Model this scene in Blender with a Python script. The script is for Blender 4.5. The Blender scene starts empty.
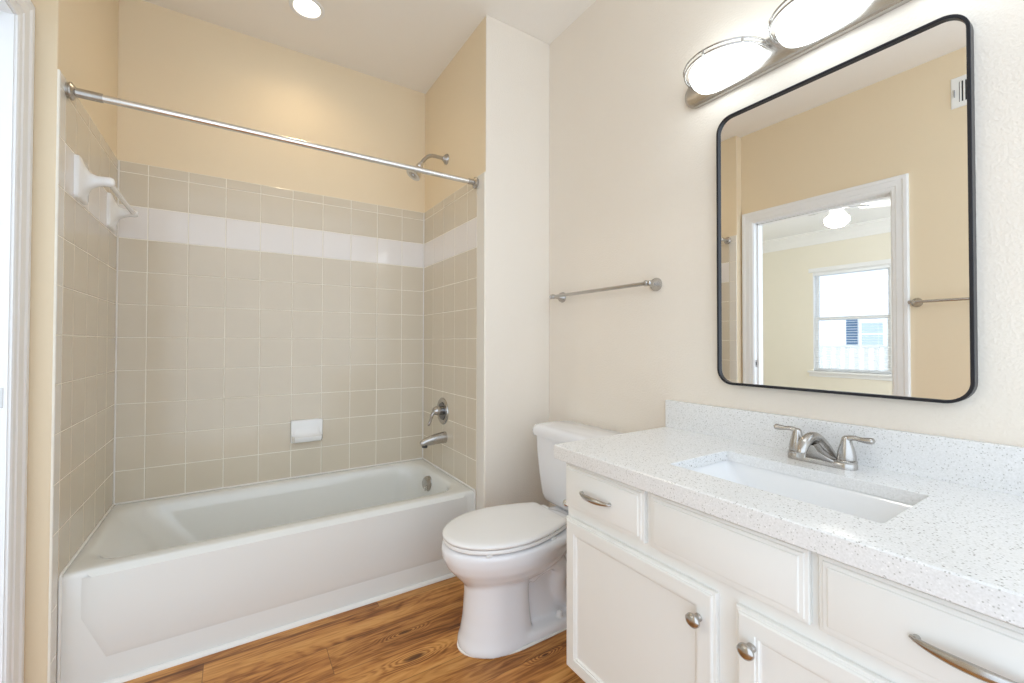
import bpy, bmesh, math, random
from mathutils import Vector, Matrix
random.seed(7)
PI = math.pi
sc = bpy.context.scene
COL = sc.collection

# ------------------------------------------------------------------ camera
cam = bpy.data.cameras.new('camera'); camo = bpy.data.objects.new('camera', cam); COL.objects.link(camo)
YAW, PITCH, ROLL = 0.5713, 0.0136, 0.0021
F = Vector((math.sin(YAW)*math.cos(PITCH), math.cos(YAW)*math.cos(PITCH), math.sin(PITCH)))
R = Vector((math.cos(YAW), -math.sin(YAW), 0)); U = R.cross(F)
R2 = R*math.cos(ROLL) + U*math.sin(ROLL); U2 = -R*math.sin(ROLL) + U*math.cos(ROLL)
m = Matrix.Identity(4)
for i in range(3):
    m[i][0] = R2[i]; m[i][1] = U2[i]; m[i][2] = -F[i]
m.translation = Vector((0, 0, 1.1396)); camo.matrix_world = m
cam.sensor_fit = 'HORIZONTAL'; cam.sensor_width = 36
cam.lens = 36*430.77/1024
cam.shift_y = -(341.5-336.81)/1024
cam.clip_start = 0.02
sc.camera = camo

# ------------------------------------------------------------------ world, exposure
w = bpy.data.worlds.new('world'); sc.world = w; w.use_nodes = True
bg = w.node_tree.nodes['Background']
bg.inputs[0].default_value = (0.825, 0.935, 1.06, 1); bg.inputs[1].default_value = 1.36
sc.view_settings.view_transform = 'Standard'; sc.view_settings.look = 'None'
sc.view_settings.exposure = 0.60; sc.view_settings.gamma = 1; sc.view_settings.use_curve_mapping = False
sc.cycles.max_bounces = 10; sc.cycles.diffuse_bounces = 6; sc.cycles.glossy_bounces = 5
sc.cycles.use_denoising = True

SHADE_STRENGTH = 3.5          # glass shades of the vanity light
CAN_WATTS = 4.2               # recessed downlight over the tub

# ------------------------------------------------------------------ materials
def new_mat(name):
    m = bpy.data.materials.new(name); m.use_nodes = True
    nt = m.node_tree; b = nt.nodes['Principled BSDF']
    return m, nt, b
def N(nt, typ, **kw):
    n = nt.nodes.new(typ)
    for k, v in kw.items(): setattr(n, k, v)
    return n
def coords(nt, scale=(1,1,1)):
    tc = N(nt, 'ShaderNodeTexCoord'); geo = N(nt, 'ShaderNodeNewGeometry')
    mp = N(nt, 'ShaderNodeMapping'); mp.inputs['Scale'].default_value = scale
    nt.links.new(geo.outputs['Position'], mp.inputs['Vector'])
    return mp.outputs[0]
def simple(name, col, rough=0.5, metal=0.0, var=0.02, nscale=8, bump=0.0, bscale=200, coat=0.0, spec=0.5, rvar=0.0):
    """principled material with a faint procedural mottling of its colour"""
    m, nt, b = new_mat(name)
    v = coords(nt)
    n = N(nt, 'ShaderNodeTexNoise'); n.inputs['Scale'].default_value = nscale; n.inputs['Detail'].default_value = 3
    nt.links.new(v, n.inputs['Vector'])
    r = N(nt, 'ShaderNodeMix', data_type='RGBA')
    r.inputs['A'].default_value = (*[c*(1-var) for c in col], 1); r.inputs['B'].default_value = (*[min(1, c*(1+var)) for c in col], 1)
    nt.links.new(n.outputs['Fac'], r.inputs['Factor']); nt.links.new(r.outputs['Result'], b.inputs['Base Color'])
    b.inputs['Roughness'].default_value = rough; b.inputs['Metallic'].default_value = metal
    b.inputs['Coat Weight'].default_value = coat; b.inputs['Specular IOR Level'].default_value = spec
    if bump:
        n2 = N(nt, 'ShaderNodeTexNoise'); n2.inputs['Scale'].default_value = bscale; n2.inputs['Detail'].default_value = 2
        nt.links.new(v, n2.inputs['Vector'])
        bp = N(nt, 'ShaderNodeBump'); bp.inputs['Strength'].default_value = bump; bp.inputs['Distance'].default_value = 0.004
        nt.links.new(n2.outputs['Fac'], bp.inputs['Height']); nt.links.new(bp.outputs[0], b.inputs['Normal'])
    return m
PAINT_LIT_PALE = simple('wall_paint_lit_pale', (0.83, 0.765, 0.675), 0.55, var=0.012, nscale=3, bump=0.34, bscale=150)  # vanity wall and stub front: cooler, whiter light put into the paint colour
PAINT_LIT_WARM = simple('wall_paint_lit_warm', (0.80, 0.675, 0.485), 0.5, var=0.012, nscale=3, bump=0.10, bscale=160)  # same paint for alcove and doorway wall, with warmer light painted in
CEIL = simple('ceiling_paint', (0.88, 0.845, 0.79), 0.8, var=0.012, nscale=3, bump=0.12, bscale=90)
TRIM = simple('trim_paint', (0.85, 0.86, 0.865), 0.35, var=0.01)
BEDPAINT = simple('bedroom_paint', (0.84, 0.80, 0.69), 0.6, var=0.01)
BEDCEIL = simple('bedroom_ceiling_paint', (0.88, 0.88, 0.87), 0.7, var=0.01)
CARPET = simple('bedroom_carpet', (0.55, 0.48, 0.40), 0.95, var=0.15, nscale=80)
TILE = simple('beige_tile', (0.66, 0.59, 0.475), 0.12, var=0.03, nscale=5, bump=0.02, bscale=30)
TILEW = simple('white_tile', (0.80, 0.765, 0.735), 0.10, var=0.01, nscale=5, bump=0.02, bscale=30)
GROUT = simple('grout', (0.88, 0.84, 0.74), 0.8, var=0.06, nscale=30)
BULL = simple('bullnose_tile', (0.79, 0.76, 0.70), 0.2, var=0.02)
PORC = simple('tub_enamel', (0.78, 0.785, 0.755), 0.12, var=0.008, nscale=2, coat=0.3)
CHINA = simple('toilet_china', (0.84, 0.85, 0.88), 0.07, var=0.006, nscale=2, coat=0.4)
SEATM = simple('toilet_seat_plastic', (0.87, 0.87, 0.87), 0.22, var=0.006, nscale=2)
CER = simple('ceramic_white', (0.85, 0.85, 0.84), 0.10, var=0.01, coat=0.3)
CAB = simple('cabinet_paint', (0.85, 0.86, 0.84), 0.34, var=0.02, nscale=4, bump=0.015, bscale=60)
NICKEL = simple('brushed_nickel', (0.50, 0.48, 0.455), 0.26, 1.0, var=0.06, nscale=60)
CHROME = simple('polished_chrome', (0.72, 0.71, 0.69), 0.10, 1.0, var=0.02)
RODM = simple('shower_rod_chrome', (0.80, 0.79, 0.78), 0.22, 1.0, var=0.02)
DARKM = simple('dark_rubber', (0.03, 0.03, 0.035), 0.5, var=0.1)
BLACK = simple('black_metal', (0.010, 0.011, 0.016), 0.34, 0.0, var=0.1, spec=0.4)
CAULK = simple('caulk', (0.84, 0.82, 0.78), 0.5, var=0.02)
VENTW = simple('vent_white', (0.85, 0.85, 0.83), 0.4, var=0.01)
SINKM = simple('sink_china', (0.86, 0.87, 0.88), 0.07, var=0.006, coat=0.4)
SHUT = simple('shutter_blue_grey', (0.10, 0.17, 0.26), 0.6, var=0.05)
SIDING = simple('pale_siding', (0.80, 0.82, 0.85), 0.7, var=0.03)
GLASSD = simple('house_window_glass', (0.42, 0.50, 0.60), 0.15, var=0.1)
BLINDM = simple('blind_vinyl', (0.88, 0.90, 0.92), 0.5, var=0.01)

MIRR, nt, b = new_mat('mirror_silver')
b.inputs['Metallic'].default_value = 1; b.inputs['Roughness'].default_value = 0.0
v = coords(nt); nn = N(nt, 'ShaderNodeTexNoise'); nn.inputs['Scale'].default_value = 3; nt.links.new(v, nn.inputs['Vector'])
rr = N(nt, 'ShaderNodeMix', data_type='RGBA'); rr.inputs['A'].default_value = (.965, .965, .955, 1); rr.inputs['B'].default_value = (.98, .98, .97, 1)
nt.links.new(nn.outputs['Fac'], rr.inputs['Factor']); nt.links.new(rr.outputs['Result'], b.inputs['Base Color'])

def emit(name, col, strength, base=(.9, .9, .9)):
    m, nt, b = new_mat(name)
    v = coords(nt); n = N(nt, 'ShaderNodeTexNoise'); n.inputs['Scale'].default_value = 14; nt.links.new(v, n.inputs['Vector'])
    mr = N(nt, 'ShaderNodeMapRange'); mr.inputs['To Min'].default_value = strength*.94; mr.inputs['To Max'].default_value = strength*1.06
    nt.links.new(n.outputs['Fac'], mr.inputs['Value']); nt.links.new(mr.outputs[0], b.inputs['Emission Strength'])
    b.inputs['Base Color'].default_value = (*base, 1); b.inputs['Emission Color'].default_value = (*col, 1); b.inputs['Roughness'].default_value = .3
    return m
SHADE = emit('frosted_glass_shade', (0.84, 0.94, 1.0), SHADE_STRENGTH)
LENS = emit('downlight_lens', (1.0, 0.90, 0.74), 10.0)
GLOBE = emit('fan_light_globe', (1.0, 0.96, 0.88), 60.0)

PANE, nt, b = new_mat('window_glass')
b.inputs['Transmission Weight'].default_value = 1; b.inputs['Roughness'].default_value = 0; b.inputs['IOR'].default_value = 1.02
b.inputs['Base Color'].default_value = (.97, .98, 1, 1)

# quartz: white with crisp small specks of two greys
QUARTZ, nt, b = new_mat('speckled_quartz')
v = coords(nt)
def speck(scale, lo, hi, thr, seed):
    mp = N(nt, 'ShaderNodeMapping'); mp.inputs['Location'].default_value = (seed, seed*.7, seed*.3); nt.links.new(v, mp.inputs['Vector'])
    vo = N(nt, 'ShaderNodeTexVoronoi'); vo.inputs['Scale'].default_value = scale; nt.links.new(mp.outputs[0], vo.inputs['Vector'])
    sep = N(nt, 'ShaderNodeSeparateColor'); nt.links.new(vo.outputs['Color'], sep.inputs[0])
    d = N(nt, 'ShaderNodeMapRange'); d.inputs['From Min'].default_value = lo; d.inputs['From Max'].default_value = hi
    d.inputs['To Min'].default_value = 1; d.inputs['To Max'].default_value = 0; nt.links.new(vo.outputs['Distance'], d.inputs['Value'])
    g = N(nt, 'ShaderNodeMath', operation='GREATER_THAN'); g.inputs[1].default_value = thr; nt.links.new(sep.outputs[0], g.inputs[0])
    mu = N(nt, 'ShaderNodeMath', operation='MULTIPLY'); nt.links.new(d.outputs[0], mu.inputs[0]); nt.links.new(g.outputs[0], mu.inputs[1])
    return mu.outputs[0]
n = N(nt, 'ShaderNodeTexNoise'); n.inputs['Scale'].default_value = 260; n.inputs['Detail'].default_value = 2; nt.links.new(v, n.inputs['Vector'])
cr = N(nt, 'ShaderNodeMapRange'); cr.inputs['From Min'].default_value = .3; cr.inputs['From Max'].default_value = .7; nt.links.new(n.outputs['Fac'], cr.inputs['Value'])
mx = N(nt, 'ShaderNodeMix', data_type='RGBA'); mx.inputs['A'].default_value = (.76, .765, .76, 1); mx.inputs['B'].default_value = (.86, .865, .87, 1)
nt.links.new(cr.outputs[0], mx.inputs['Factor']); prev = mx.outputs['Result']
for (s, lo, hi, thr, seed, colr) in ((240, .25, .42, .72, 3.1, (.50, .50, .48)), (170, .20, .34, .86, 7.7, (.27, .26, .24)), (120, .16, .24, .92, 1.3, (.20, .17, .14)), (200, .2, .4, .90, 5.9, (.95, .95, .95))):
    f = speck(s, lo, hi, thr, seed); q = N(nt, 'ShaderNodeMix', data_type='RGBA'); q.inputs['B'].default_value = (*colr, 1)
    nt.links.new(prev, q.inputs['A']); nt.links.new(f, q.inputs['Factor']); prev = q.outputs['Result']
nt.links.new(prev, b.inputs['Base Color']); b.inputs['Roughness'].default_value = .22

# wood plank floor: planks run along x, 0.152 wide
WOOD, nt, b = new_mat('wood_plank')
geo = N(nt, 'ShaderNodeNewGeometry'); sx = N(nt, 'ShaderNodeSeparateXYZ'); nt.links.new(geo.outputs['Position'], sx.inputs[0])
def M(op, a, bb=None, c=None):
    n = N(nt, 'ShaderNodeMath', operation=op)
    for i, x in enumerate((a, bb, c)):
        if x is None: continue
        if isinstance(x, (int, float)): n.inputs[i].default_value = x
        else: nt.links.new(x, n.inputs[i])
    return n.outputs[0]
PW, PLEN = 0.152, 1.22
yy = M('DIVIDE', M('SUBTRACT', sx.outputs[1], 1.735), PW)
row = M('FLOOR', yy); fy = M('SUBTRACT', yy, row)
wn = N(nt, 'ShaderNodeTexWhiteNoise', noise_dimensions='1D'); nt.links.new(M('ADD', row, 20.5), wn.inputs['W'])
# rows 0 and -1 carry the two end joints seen beside the tub
off = M('ADD', M('MULTIPLY', M('COMPARE', row, 0, .1), -0.083), M('ADD', M('MULTIPLY', M('COMPARE', row, -1, .1), 0.297),
      M('MULTIPLY', M('MULTIPLY', M('SUBTRACT', 1, M('COMPARE', row, 0, .1)), M('SUBTRACT', 1, M('COMPARE', row, -1, .1))), M('MULTIPLY', wn.outputs['Value'], PLEN))))
xx = M('DIVIDE', M('SUBTRACT', sx.outputs[0], off), PLEN)
cel = M('FLOOR', xx); fx = M('SUBTRACT', xx, cel)
pid = M('ADD', M('MULTIPLY', row, 7.31), M('MULTIPLY', cel, 3.17))
wn2 = N(nt, 'ShaderNodeTexWhiteNoise', noise_dimensions='1D'); nt.links.new(pid, wn2.inputs['W'])
cb = N(nt, 'ShaderNodeCombineXYZ')
nt.links.new(M('ADD', sx.outputs[0], M('MULTIPLY', wn2.outputs['Value'], 17.0)), cb.inputs[0]); nt.links.new(sx.outputs[1], cb.inputs[1])
nt.links.new(M('MULTIPLY', wn2.outputs['Value'], 9.0), cb.inputs[2])
def wmap(s):
    mp = N(nt, 'ShaderNodeMapping'); mp.inputs['Scale'].default_value = s; nt.links.new(cb.outputs[0], mp.inputs['Vector']); return mp.outputs[0]
# warp the grain around knots
vk = N(nt, 'ShaderNodeTexVoronoi', feature='SMOOTH_F1'); vk.inputs['Scale'].default_value = 1.0; vk.inputs['Smoothness'].default_value = .15; nt.links.new(wmap((1.9, 7.0, 1)), vk.inputs['Vector'])
knot = N(nt, 'ShaderNodeMapRange'); knot.interpolation_type = 'SMOOTHSTEP'; knot.inputs['From Min'].default_value = 0.0; knot.inputs['From Max'].default_value = .30
knot.inputs['To Min'].default_value = 1; knot.inputs['To Max'].default_value = 0; nt.links.new(vk.outputs['Distance'], knot.inputs['Value'])
gb = N(nt, 'ShaderNodeTexNoise'); gb.inputs['Scale'].default_value = 1; gb.inputs['Detail'].default_value = 4; gb.inputs['Distortion'].default_value = .6; nt.links.new(wmap((1.7, 9, 1)), gb.inputs['Vector'])
KNOTS = ((0.557, 1.516, 1.25), (0.573, 1.666, 0.8), (0.962, 1.269, 0.7), (-.28, 1.18, 1.1), (.36, 1.05, .9), (-.05, 1.55, .7))
wig = M('MULTIPLY', M('SUBTRACT', gb.outputs['Fac'], .5), .9)
warp = dark = None
for kx, ky, ks_ in KNOTS:
    dx = M('DIVIDE', M('SUBTRACT', sx.outputs[0], kx), .105*ks_); dy = M('DIVIDE', M('SUBTRACT', sx.outputs[1], ky), .030*ks_)
    dd = M('ADD', M('SQRT', M('ADD', M('MULTIPLY', dx, dx), M('MULTIPLY', dy, dy))), wig)
    a_ = N(nt, 'ShaderNodeMapRange'); a_.interpolation_type = 'SMOOTHSTEP'; a_.inputs['From Min'].default_value = 0; a_.inputs['From Max'].default_value = 1.5; a_.inputs['To Min'].default_value = 1; a_.inputs['To Max'].default_value = 0
    nt.links.new(dd, a_.inputs['Value'])
    b_k = N(nt, 'ShaderNodeMapRange'); b_k.interpolation_type = 'SMOOTHSTEP'; b_k.inputs['From Min'].default_value = .12; b_k.inputs['From Max'].default_value = .42; b_k.inputs['To Min'].default_value = .9; b_k.inputs['To Max'].default_value = 0
    nt.links.new(dd, b_k.inputs['Value'])
    warp = a_.outputs[0] if warp is None else M('MAXIMUM', warp, a_.outputs[0]); dark = b_k.outputs[0] if dark is None else M('MAXIMUM', dark, b_k.outputs[0])
ringa = M('ADD', M('MULTIPLY', knot.outputs[0], .10), M('MULTIPLY', warp, .42))
ring = M('MULTIPLY', M('SINE', M('MULTIPLY', M('ADD', gb.outputs['Fac'], ringa), 75.0)), M('ADD', 1.0, M('MULTIPLY', warp, 2.0)))
gf = N(nt, 'ShaderNodeTexNoise'); gf.inputs['Scale'].default_value = 1; gf.inputs['Detail'].default_value = 5; gf.inputs['Roughness'].default_value = .65; nt.links.new(wmap((4, 80, 1)), gf.inputs['Vector'])
gm = N(nt, 'ShaderNodeTexNoise'); gm.inputs['Scale'].default_value = 1; gm.inputs['Detail'].default_value = 3; nt.links.new(wmap((1.3, 14, 1)), gm.inputs['Vector'])
val = M('ADD', M('MULTIPLY', gf.outputs['Fac'], .40), M('ADD', M('MULTIPLY', gm.outputs['Fac'], .70), M('MULTIPLY', ring, .040)))
ramp = N(nt, 'ShaderNodeValToRGB'); nt.links.new(val, ramp.inputs[0])
e = ramp.color_ramp.elements
e[0].position = .34; e[0].color = (.085, .026, .006, 1); e[1].position = .70; e[1].color = (.66, .335, .105, 1)
for p, c in ((.45, (.24, .085, .020)), (.52, (.41, .165, .040)), (.60, (.57, .265, .072))):
    k = e.new(p); k.color = (*c, 1)
kd = N(nt, 'ShaderNodeMapRange'); kd.interpolation_type = 'SMOOTHSTEP'; kd.inputs['From Min'].default_value = .02; kd.inputs['From Max'].default_value = .16
kd.inputs['To Min'].default_value = .85; kd.inputs['To Max'].default_value = 0; nt.links.new(vk.outputs['Distance'], kd.inputs['Value'])
q = N(nt, 'ShaderNodeMix', data_type='RGBA'); q.inputs['B'].default_value = (.07, .022, .008, 1); nt.links.new(ramp.outputs[0], q.inputs['A']); nt.links.new(dark, q.inputs['Factor'])
hv = N(nt, 'ShaderNodeHueSaturation'); nt.links.new(q.outputs['Result'], hv.inputs['Color'])
nt.links.new(M('ADD', .86, M('MULTIPLY', wn2.outputs['Value'], .28)), hv.inputs['Value'])
ed = M('MINIMUM', M('MULTIPLY', M('MINIMUM', fx, M('SUBTRACT', 1, fx)), PLEN), M('MULTIPLY', M('MINIMUM', fy, M('SUBTRACT', 1, fy)), PW))
sm = N(nt, 'ShaderNodeMapRange'); sm.inputs['From Min'].default_value = .0004; sm.inputs['From Max'].default_value = .0016; sm.inputs['To Min'].default_value = .75; sm.inputs['To Max'].default_value = 0
nt.links.new(ed, sm.inputs['Value'])
q2 = N(nt, 'ShaderNodeMix', data_type='RGBA'); q2.inputs['B'].default_value = (.10, .045, .018, 1); nt.links.new(hv.outputs[0], q2.inputs['A']); nt.links.new(sm.outputs[0], q2.inputs['Factor'])
nt.links.new(q2.outputs['Result'], b.inputs['Base Color']); b.inputs['Roughness'].default_value = .42; b.inputs['Specular IOR Level'].default_value = .35
bp = N(nt, 'ShaderNodeBump'); bp.inputs['Strength'].default_value = .15; bp.inputs['Distance'].default_value = .002; nt.links.new(gf.outputs['Fac'], bp.inputs['Height']); nt.links.new(bp.outputs[0], b.inputs['Normal'])

# ------------------------------------------------------------------ mesh helpers
def BM(): return bmesh.new()
def add_box(bm, lo, hi, bevel=0.0, seg=2, mi=0):
    vs = [bm.verts.new((x, y, z)) for x in (lo[0], hi[0]) for y in (lo[1], hi[1]) for z in (lo[2], hi[2])]
    fs = [bm.faces.new([vs[i] for i in q]) for q in ((0,1,3,2), (4,6,7,5), (0,4,5,1), (2,3,7,6), (0,2,6,4), (1,5,7,3))]
    for f in fs: f.material_index = mi
    if bevel:
        es = list({e for f in fs for e in f.edges})
        r = bmesh.ops.bevel(bm, geom=es, offset=bevel, segments=seg, affect='EDGES', profile=.5)
        for f in r['faces']: f.material_index = mi
def box(lo, hi, bevel=0.0, seg=2):
    bm = BM(); add_box(bm, lo, hi, bevel, seg); return bm
def add_loft(bm, rings, cap0=True, cap1=True, closed=True, mi=0):
    vr = [[bm.verts.new(p) for p in r] for r in rings]
    n = len(rings[0])
    for a, b_ in zip(vr, vr[1:]):
        for i in range(n if closed else n-1):
            j = (i+1) % n
            bm.faces.new((a[i], a[j], b_[j], b_[i])).material_index = mi
    if cap0: bm.faces.new(list(reversed(vr[0]))).material_index = mi
    if cap1: bm.faces.new(vr[-1]).material_index = mi
    return vr
def add_loop_loft(bm, rings, mi=0):
    vr = [[bm.verts.new(p) for p in r] for r in rings]; n = len(rings[0]); k = len(rings)
    for a in range(k):
        b_ = (a+1) % k
        for i in range(n):
            j = (i+1) % n
            bm.faces.new((vr[a][i], vr[a][j], vr[b_][j], vr[b_][i])).material_index = mi
def frame_of(d):
    d = Vector(d).normalized()
    up = Vector((0, 0, 1)) if abs(d.z) < .9 else Vector((1, 0, 0))
    s = d.cross(up).normalized(); return s, s.cross(d).normalized()
def add_lathe(bm, org, axis, prof, n=24, mi=0, sq=(1,1), ref=None):
    """prof: list of (distance along axis, radius)"""
    org = Vector(org); ax = Vector(axis).normalized()
    s, t = frame_of(ax)
    if ref is not None:
        s = Vector(ref).normalized(); t = ax.cross(s)
    rings = [[tuple(org + ax*d + s*math.cos(2*PI*i/n)*max(r, 1e-5)*sq[0] + t*math.sin(2*PI*i/n)*max(r, 1e-5)*sq[1]) for i in range(n)] for d, r in prof]
    add_loft(bm, rings, mi=mi)
def add_tube(bm, pts, rad, n=12, mi=0, flat=None, caps=True):
    pts = [Vector(p) for p in pts]; k = len(pts)
    rads = rad if isinstance(rad, (list, tuple)) else [rad]*k
    rings = []; prev = None
    for i, p in enumerate(pts):
        d = (pts[min(i+1, k-1)] - pts[max(i-1, 0)]).normalized()
        if prev is None: s, t = frame_of(d)
        else:
            s = (prev - d*prev.dot(d)).normalized(); t = s.cross(d)
        prev = s
        r = rads[i]
        ra, rb = r if isinstance(r, (list, tuple)) else (r, r)
        rings.append([tuple(p + s*math.cos(2*PI*j/n)*ra + t*math.sin(2*PI*j/n)*rb) for j in range(n)])
    add_loft(bm, rings, cap0=caps, cap1=caps, mi=mi)
def smooth_path(pts, n=6):
    """Catmull-Rom through pts (tuples of any length)"""
    out = []; P = [pts[0]] + list(pts) + [pts[-1]]
    for i in range(1, len(P)-2):
        for k in range(n):
            t = k/n
            out.append(tuple(.5*((2*b_) + (-a+c)*t + (2*a-5*b_+4*c-d)*t*t + (-a+3*b_-3*c+d)*t**3) for a, b_, c, d in zip(P[i-1], P[i], P[i+1], P[i+2])))
    out.append(tuple(pts[-1])); return out
def rrect(x0, x1, y0, y1, r, n=6):
    """rounded rectangle, counter-clockwise list of (u, v)"""
    out = []
    for cx, cy, a0 in ((x1-r, y1-r, 0), (x0+r, y1-r, PI/2), (x0+r, y0+r, PI), (x1-r, y0+r, 1.5*PI)):
        for i in range(n+1):
            a = a0 + PI/2*i/n; out.append((cx + r*math.cos(a), cy + r*math.sin(a)))
    return out
ORG = {}
def obj(name, bm, mats, parent=None, smooth=None, kind=None, mod=None):
    bmesh.ops.recalc_face_normals(bm, faces=bm.faces)
    off = ORG.get(parent.name, Vector((0, 0, 0))) if parent else Vector((0, 0, 0))
    if parent: bmesh.ops.translate(bm, verts=bm.verts, vec=-off)
    me = bpy.data.meshes.new(name); bm.to_mesh(me); bm.free()
    for mm in (mats if isinstance(mats, (list, tuple)) else [mats]): me.materials.append(mm)
    o = bpy.data.objects.new(name, me); COL.objects.link(o)
    if parent: o.parent = parent; ORG[o.name] = off
    if smooth is not None:
        me.shade_smooth()
        if smooth > 0: me.set_sharp_from_angle(angle=math.radians(smooth))
    if kind: o['kind'] = kind
    return o
def thing(name, label, cat, loc, group=None):
    o = bpy.data.objects.new(name, None); COL.objects.link(o); o.location = loc; o.empty_display_size = .05
    ORG[o.name] = Vector(loc); o['label'] = label; o['category'] = cat
    if group: o['group'] = group
    return o
def tag(o, label, cat, group=None):
    o['label'] = label; o['category'] = cat
    if group: o['group'] = group
    return o
def recenter(o):
    """move a single-mesh thing's origin to the middle of its base"""
    vs = [v.co for v in o.data.vertices]
    lo = Vector([min(v[i] for v in vs) for i in range(3)]); hi = Vector([max(v[i] for v in vs) for i in range(3)])
    c = Vector(((lo.x+hi.x)/2, (lo.y+hi.y)/2, lo.z))
    o.data.transform(Matrix.Translation(-c)); o.location = c; return o
def bake(o):
    dg = bpy.context.evaluated_depsgraph_get(); ev = o.evaluated_get(dg)
    me = bpy.data.meshes.new_from_object(ev); o.modifiers.clear(); o.data = me; return o

# ------------------------------------------------------------------ measures
XV = 1.4335; YB = 2.6646; XL = -.4647; XR = 1.030; YS = 1.8532; ZC = 2.7718; XD = -.537; YJ = 1.8757
S = .1549; ZR0 = 1.6255; XG0 = -.3553; ZT = .392
YREAR = -.62; YLW = .16      # the wall behind the camera and the near end of the doorway wall lie outside the photograph

# ------------------------------------------------------------------ the setting
obj('floor', box((XD-.12, YREAR, -.05), (XV+.12, YB+.12, 0)), WOOD, kind='structure')
bm = BM()   # ceiling with a round cut-out for the recessed downlight
cx, cy, cr_ = .281, 2.294, .063
nseg = 32
x0, x1, y0, y1 = XD-.12, XV+.12, YREAR, YB+.12
def sqring(x0, x1, y0, y1, cx, cy, n):
    out = []
    for i in range(n):
        a = 2*PI*(i+.5)/n; dx, dy = math.cos(a), math.sin(a)
        t = min(((x1-cx) if dx > 0 else (x0-cx))/dx, ((y1-cy) if dy > 0 else (y0-cy))/dy)
        out.append((cx+dx*t, cy+dy*t))
    return out
o_r = sqring(x0, x1, y0, y1, cx, cy, nseg); i_r = [(cx+cr_*math.cos(2*PI*(i+.5)/nseg), cy+cr_*math.sin(2*PI*(i+.5)/nseg)) for i in range(nseg)]
# corner fix: snap the nearest outer samples onto the rectangle's corners
for c in ((x0, y0), (x1, y0), (x1, y1), (x0, y1)):
    k = min(range(nseg), key=lambda i: (o_r[i][0]-c[0])**2 + (o_r[i][1]-c[1])**2); o_r[k] = c
add_loop_loft(bm, [[(x, y, ZC) for x, y in o_r], [(x, y, ZC) for x, y in i_r], [(x, y, ZC+.12) for x, y in i_r], [(x, y, ZC+.12) for x, y in o_r]])
obj('ceiling', bm, CEIL, kind='structure')
obj('wall_vanity', box((XV, YREAR, 0), (XV+.12, YB+.12, ZC)), PAINT_LIT_PALE, kind='structure')
obj('wall_back', box((XD-.12, YB+.006, 0), (XR+.006, YB+.12, ZC)), PAINT_LIT_WARM, kind='structure')
o = obj('wall_alcove_right', box((XR+.006, YS, 0), (XV, YB+.12, ZC), .004), [PAINT_LIT_PALE, PAINT_LIT_WARM], kind='structure')
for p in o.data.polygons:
    if p.normal.x < -.95: p.material_index = 1  # alcove side takes the copy with warm light in its colour
obj('wall_alcove_left', box((XD-.12, YJ, 0), (XL-.006, YB+.006, ZC), .004), PAINT_LIT_WARM, kind='structure')
# doorway wall with a cased opening
DY0, DY1, DZ = .955, 1.780, 2.066
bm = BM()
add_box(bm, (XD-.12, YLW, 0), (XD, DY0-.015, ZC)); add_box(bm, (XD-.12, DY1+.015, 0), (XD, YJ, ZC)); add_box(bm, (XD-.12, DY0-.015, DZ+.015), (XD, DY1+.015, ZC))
obj('wall_left', bm, PAINT_LIT_WARM, kind='structure')
# jamb lining and moulded casing of the doorway
bm = BM()
for (a, b_) in ((DY0-.015, DY0), (DY1, DY1+.015)): add_box(bm, (XD-.125, a, 0), (XD+.002, b_, DZ))
add_box(bm, (XD-.125, DY0-.015, DZ), (XD+.002, DY1+.015, DZ+.015))
for yy0 in (DY0, DY1-.012): add_box(bm, (XD-.075, yy0, 0), (XD-.04, yy0+.012, DZ), .001)     # door stops
add_box(bm, (XD-.075, DY0, DZ-.012), (XD-.04, DY1, DZ), .001)
door = obj('door_1', bm, TRIM, kind='structure')
def casing(sgn, xf):
    """mitred moulded casing round the doorway, profile (distance from opening, projection)"""
    prof = [(-.002, 0), (-.002, .008), (.004, .011), (.018, .012), (.022, .015), (.050, .017), (.058, .021), (.074, .021), (.078, .017), (.080, 0)]
    bm = BM(); rings = []
    for d, p in prof:
        rings.append([(xf + sgn*p, DY0-.006-d, 0), (xf + sgn*p, DY0-.006-d, DZ+.006+d), (xf + sgn*p, DY1+.006+d, DZ+.006+d), (xf + sgn*p, DY1+.006+d, 0)])
    vr = [[bm.verts.new(p) for p in r] for r in rings]
    for a, b_ in zip(vr, vr[1:]):
        for i in range(3): bm.faces.new((a[i], a[i+1], b_[i+1], b_[i]))
    return bm
obj('door_casing', casing(1, XD), TRIM, door, kind='structure')
obj('door_casing', casing(-1, XD-.12), TRIM, door, kind='structure')
bm = BM(); add_box(bm, (XD-.034, DY1-.0015, .955), (XD-.006, DY1+.001, 1.01), .0005); add_box(bm, (XD-.026, DY1-.0025, .968), (XD-.014, DY1-.001, .997), mi=1)
obj('strike_plate', bm, [NICKEL, DARKM], door)
# baseboards
obj('baseboard_right', box((XR+.02, YS-.014, 0), (XV, YS-.0005, .10), .003), TRIM, kind='structure')
obj('baseboard_vanity', box((XV-.014, 1.07, 0), (XV-.0005, YS-.014, .10), .003), TRIM, kind='structure')
obj('baseboard_left', box((XD+.0005, YLW, 0), (XD+.014, DY0-.09, .10), .003), TRIM, kind='structure')

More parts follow.
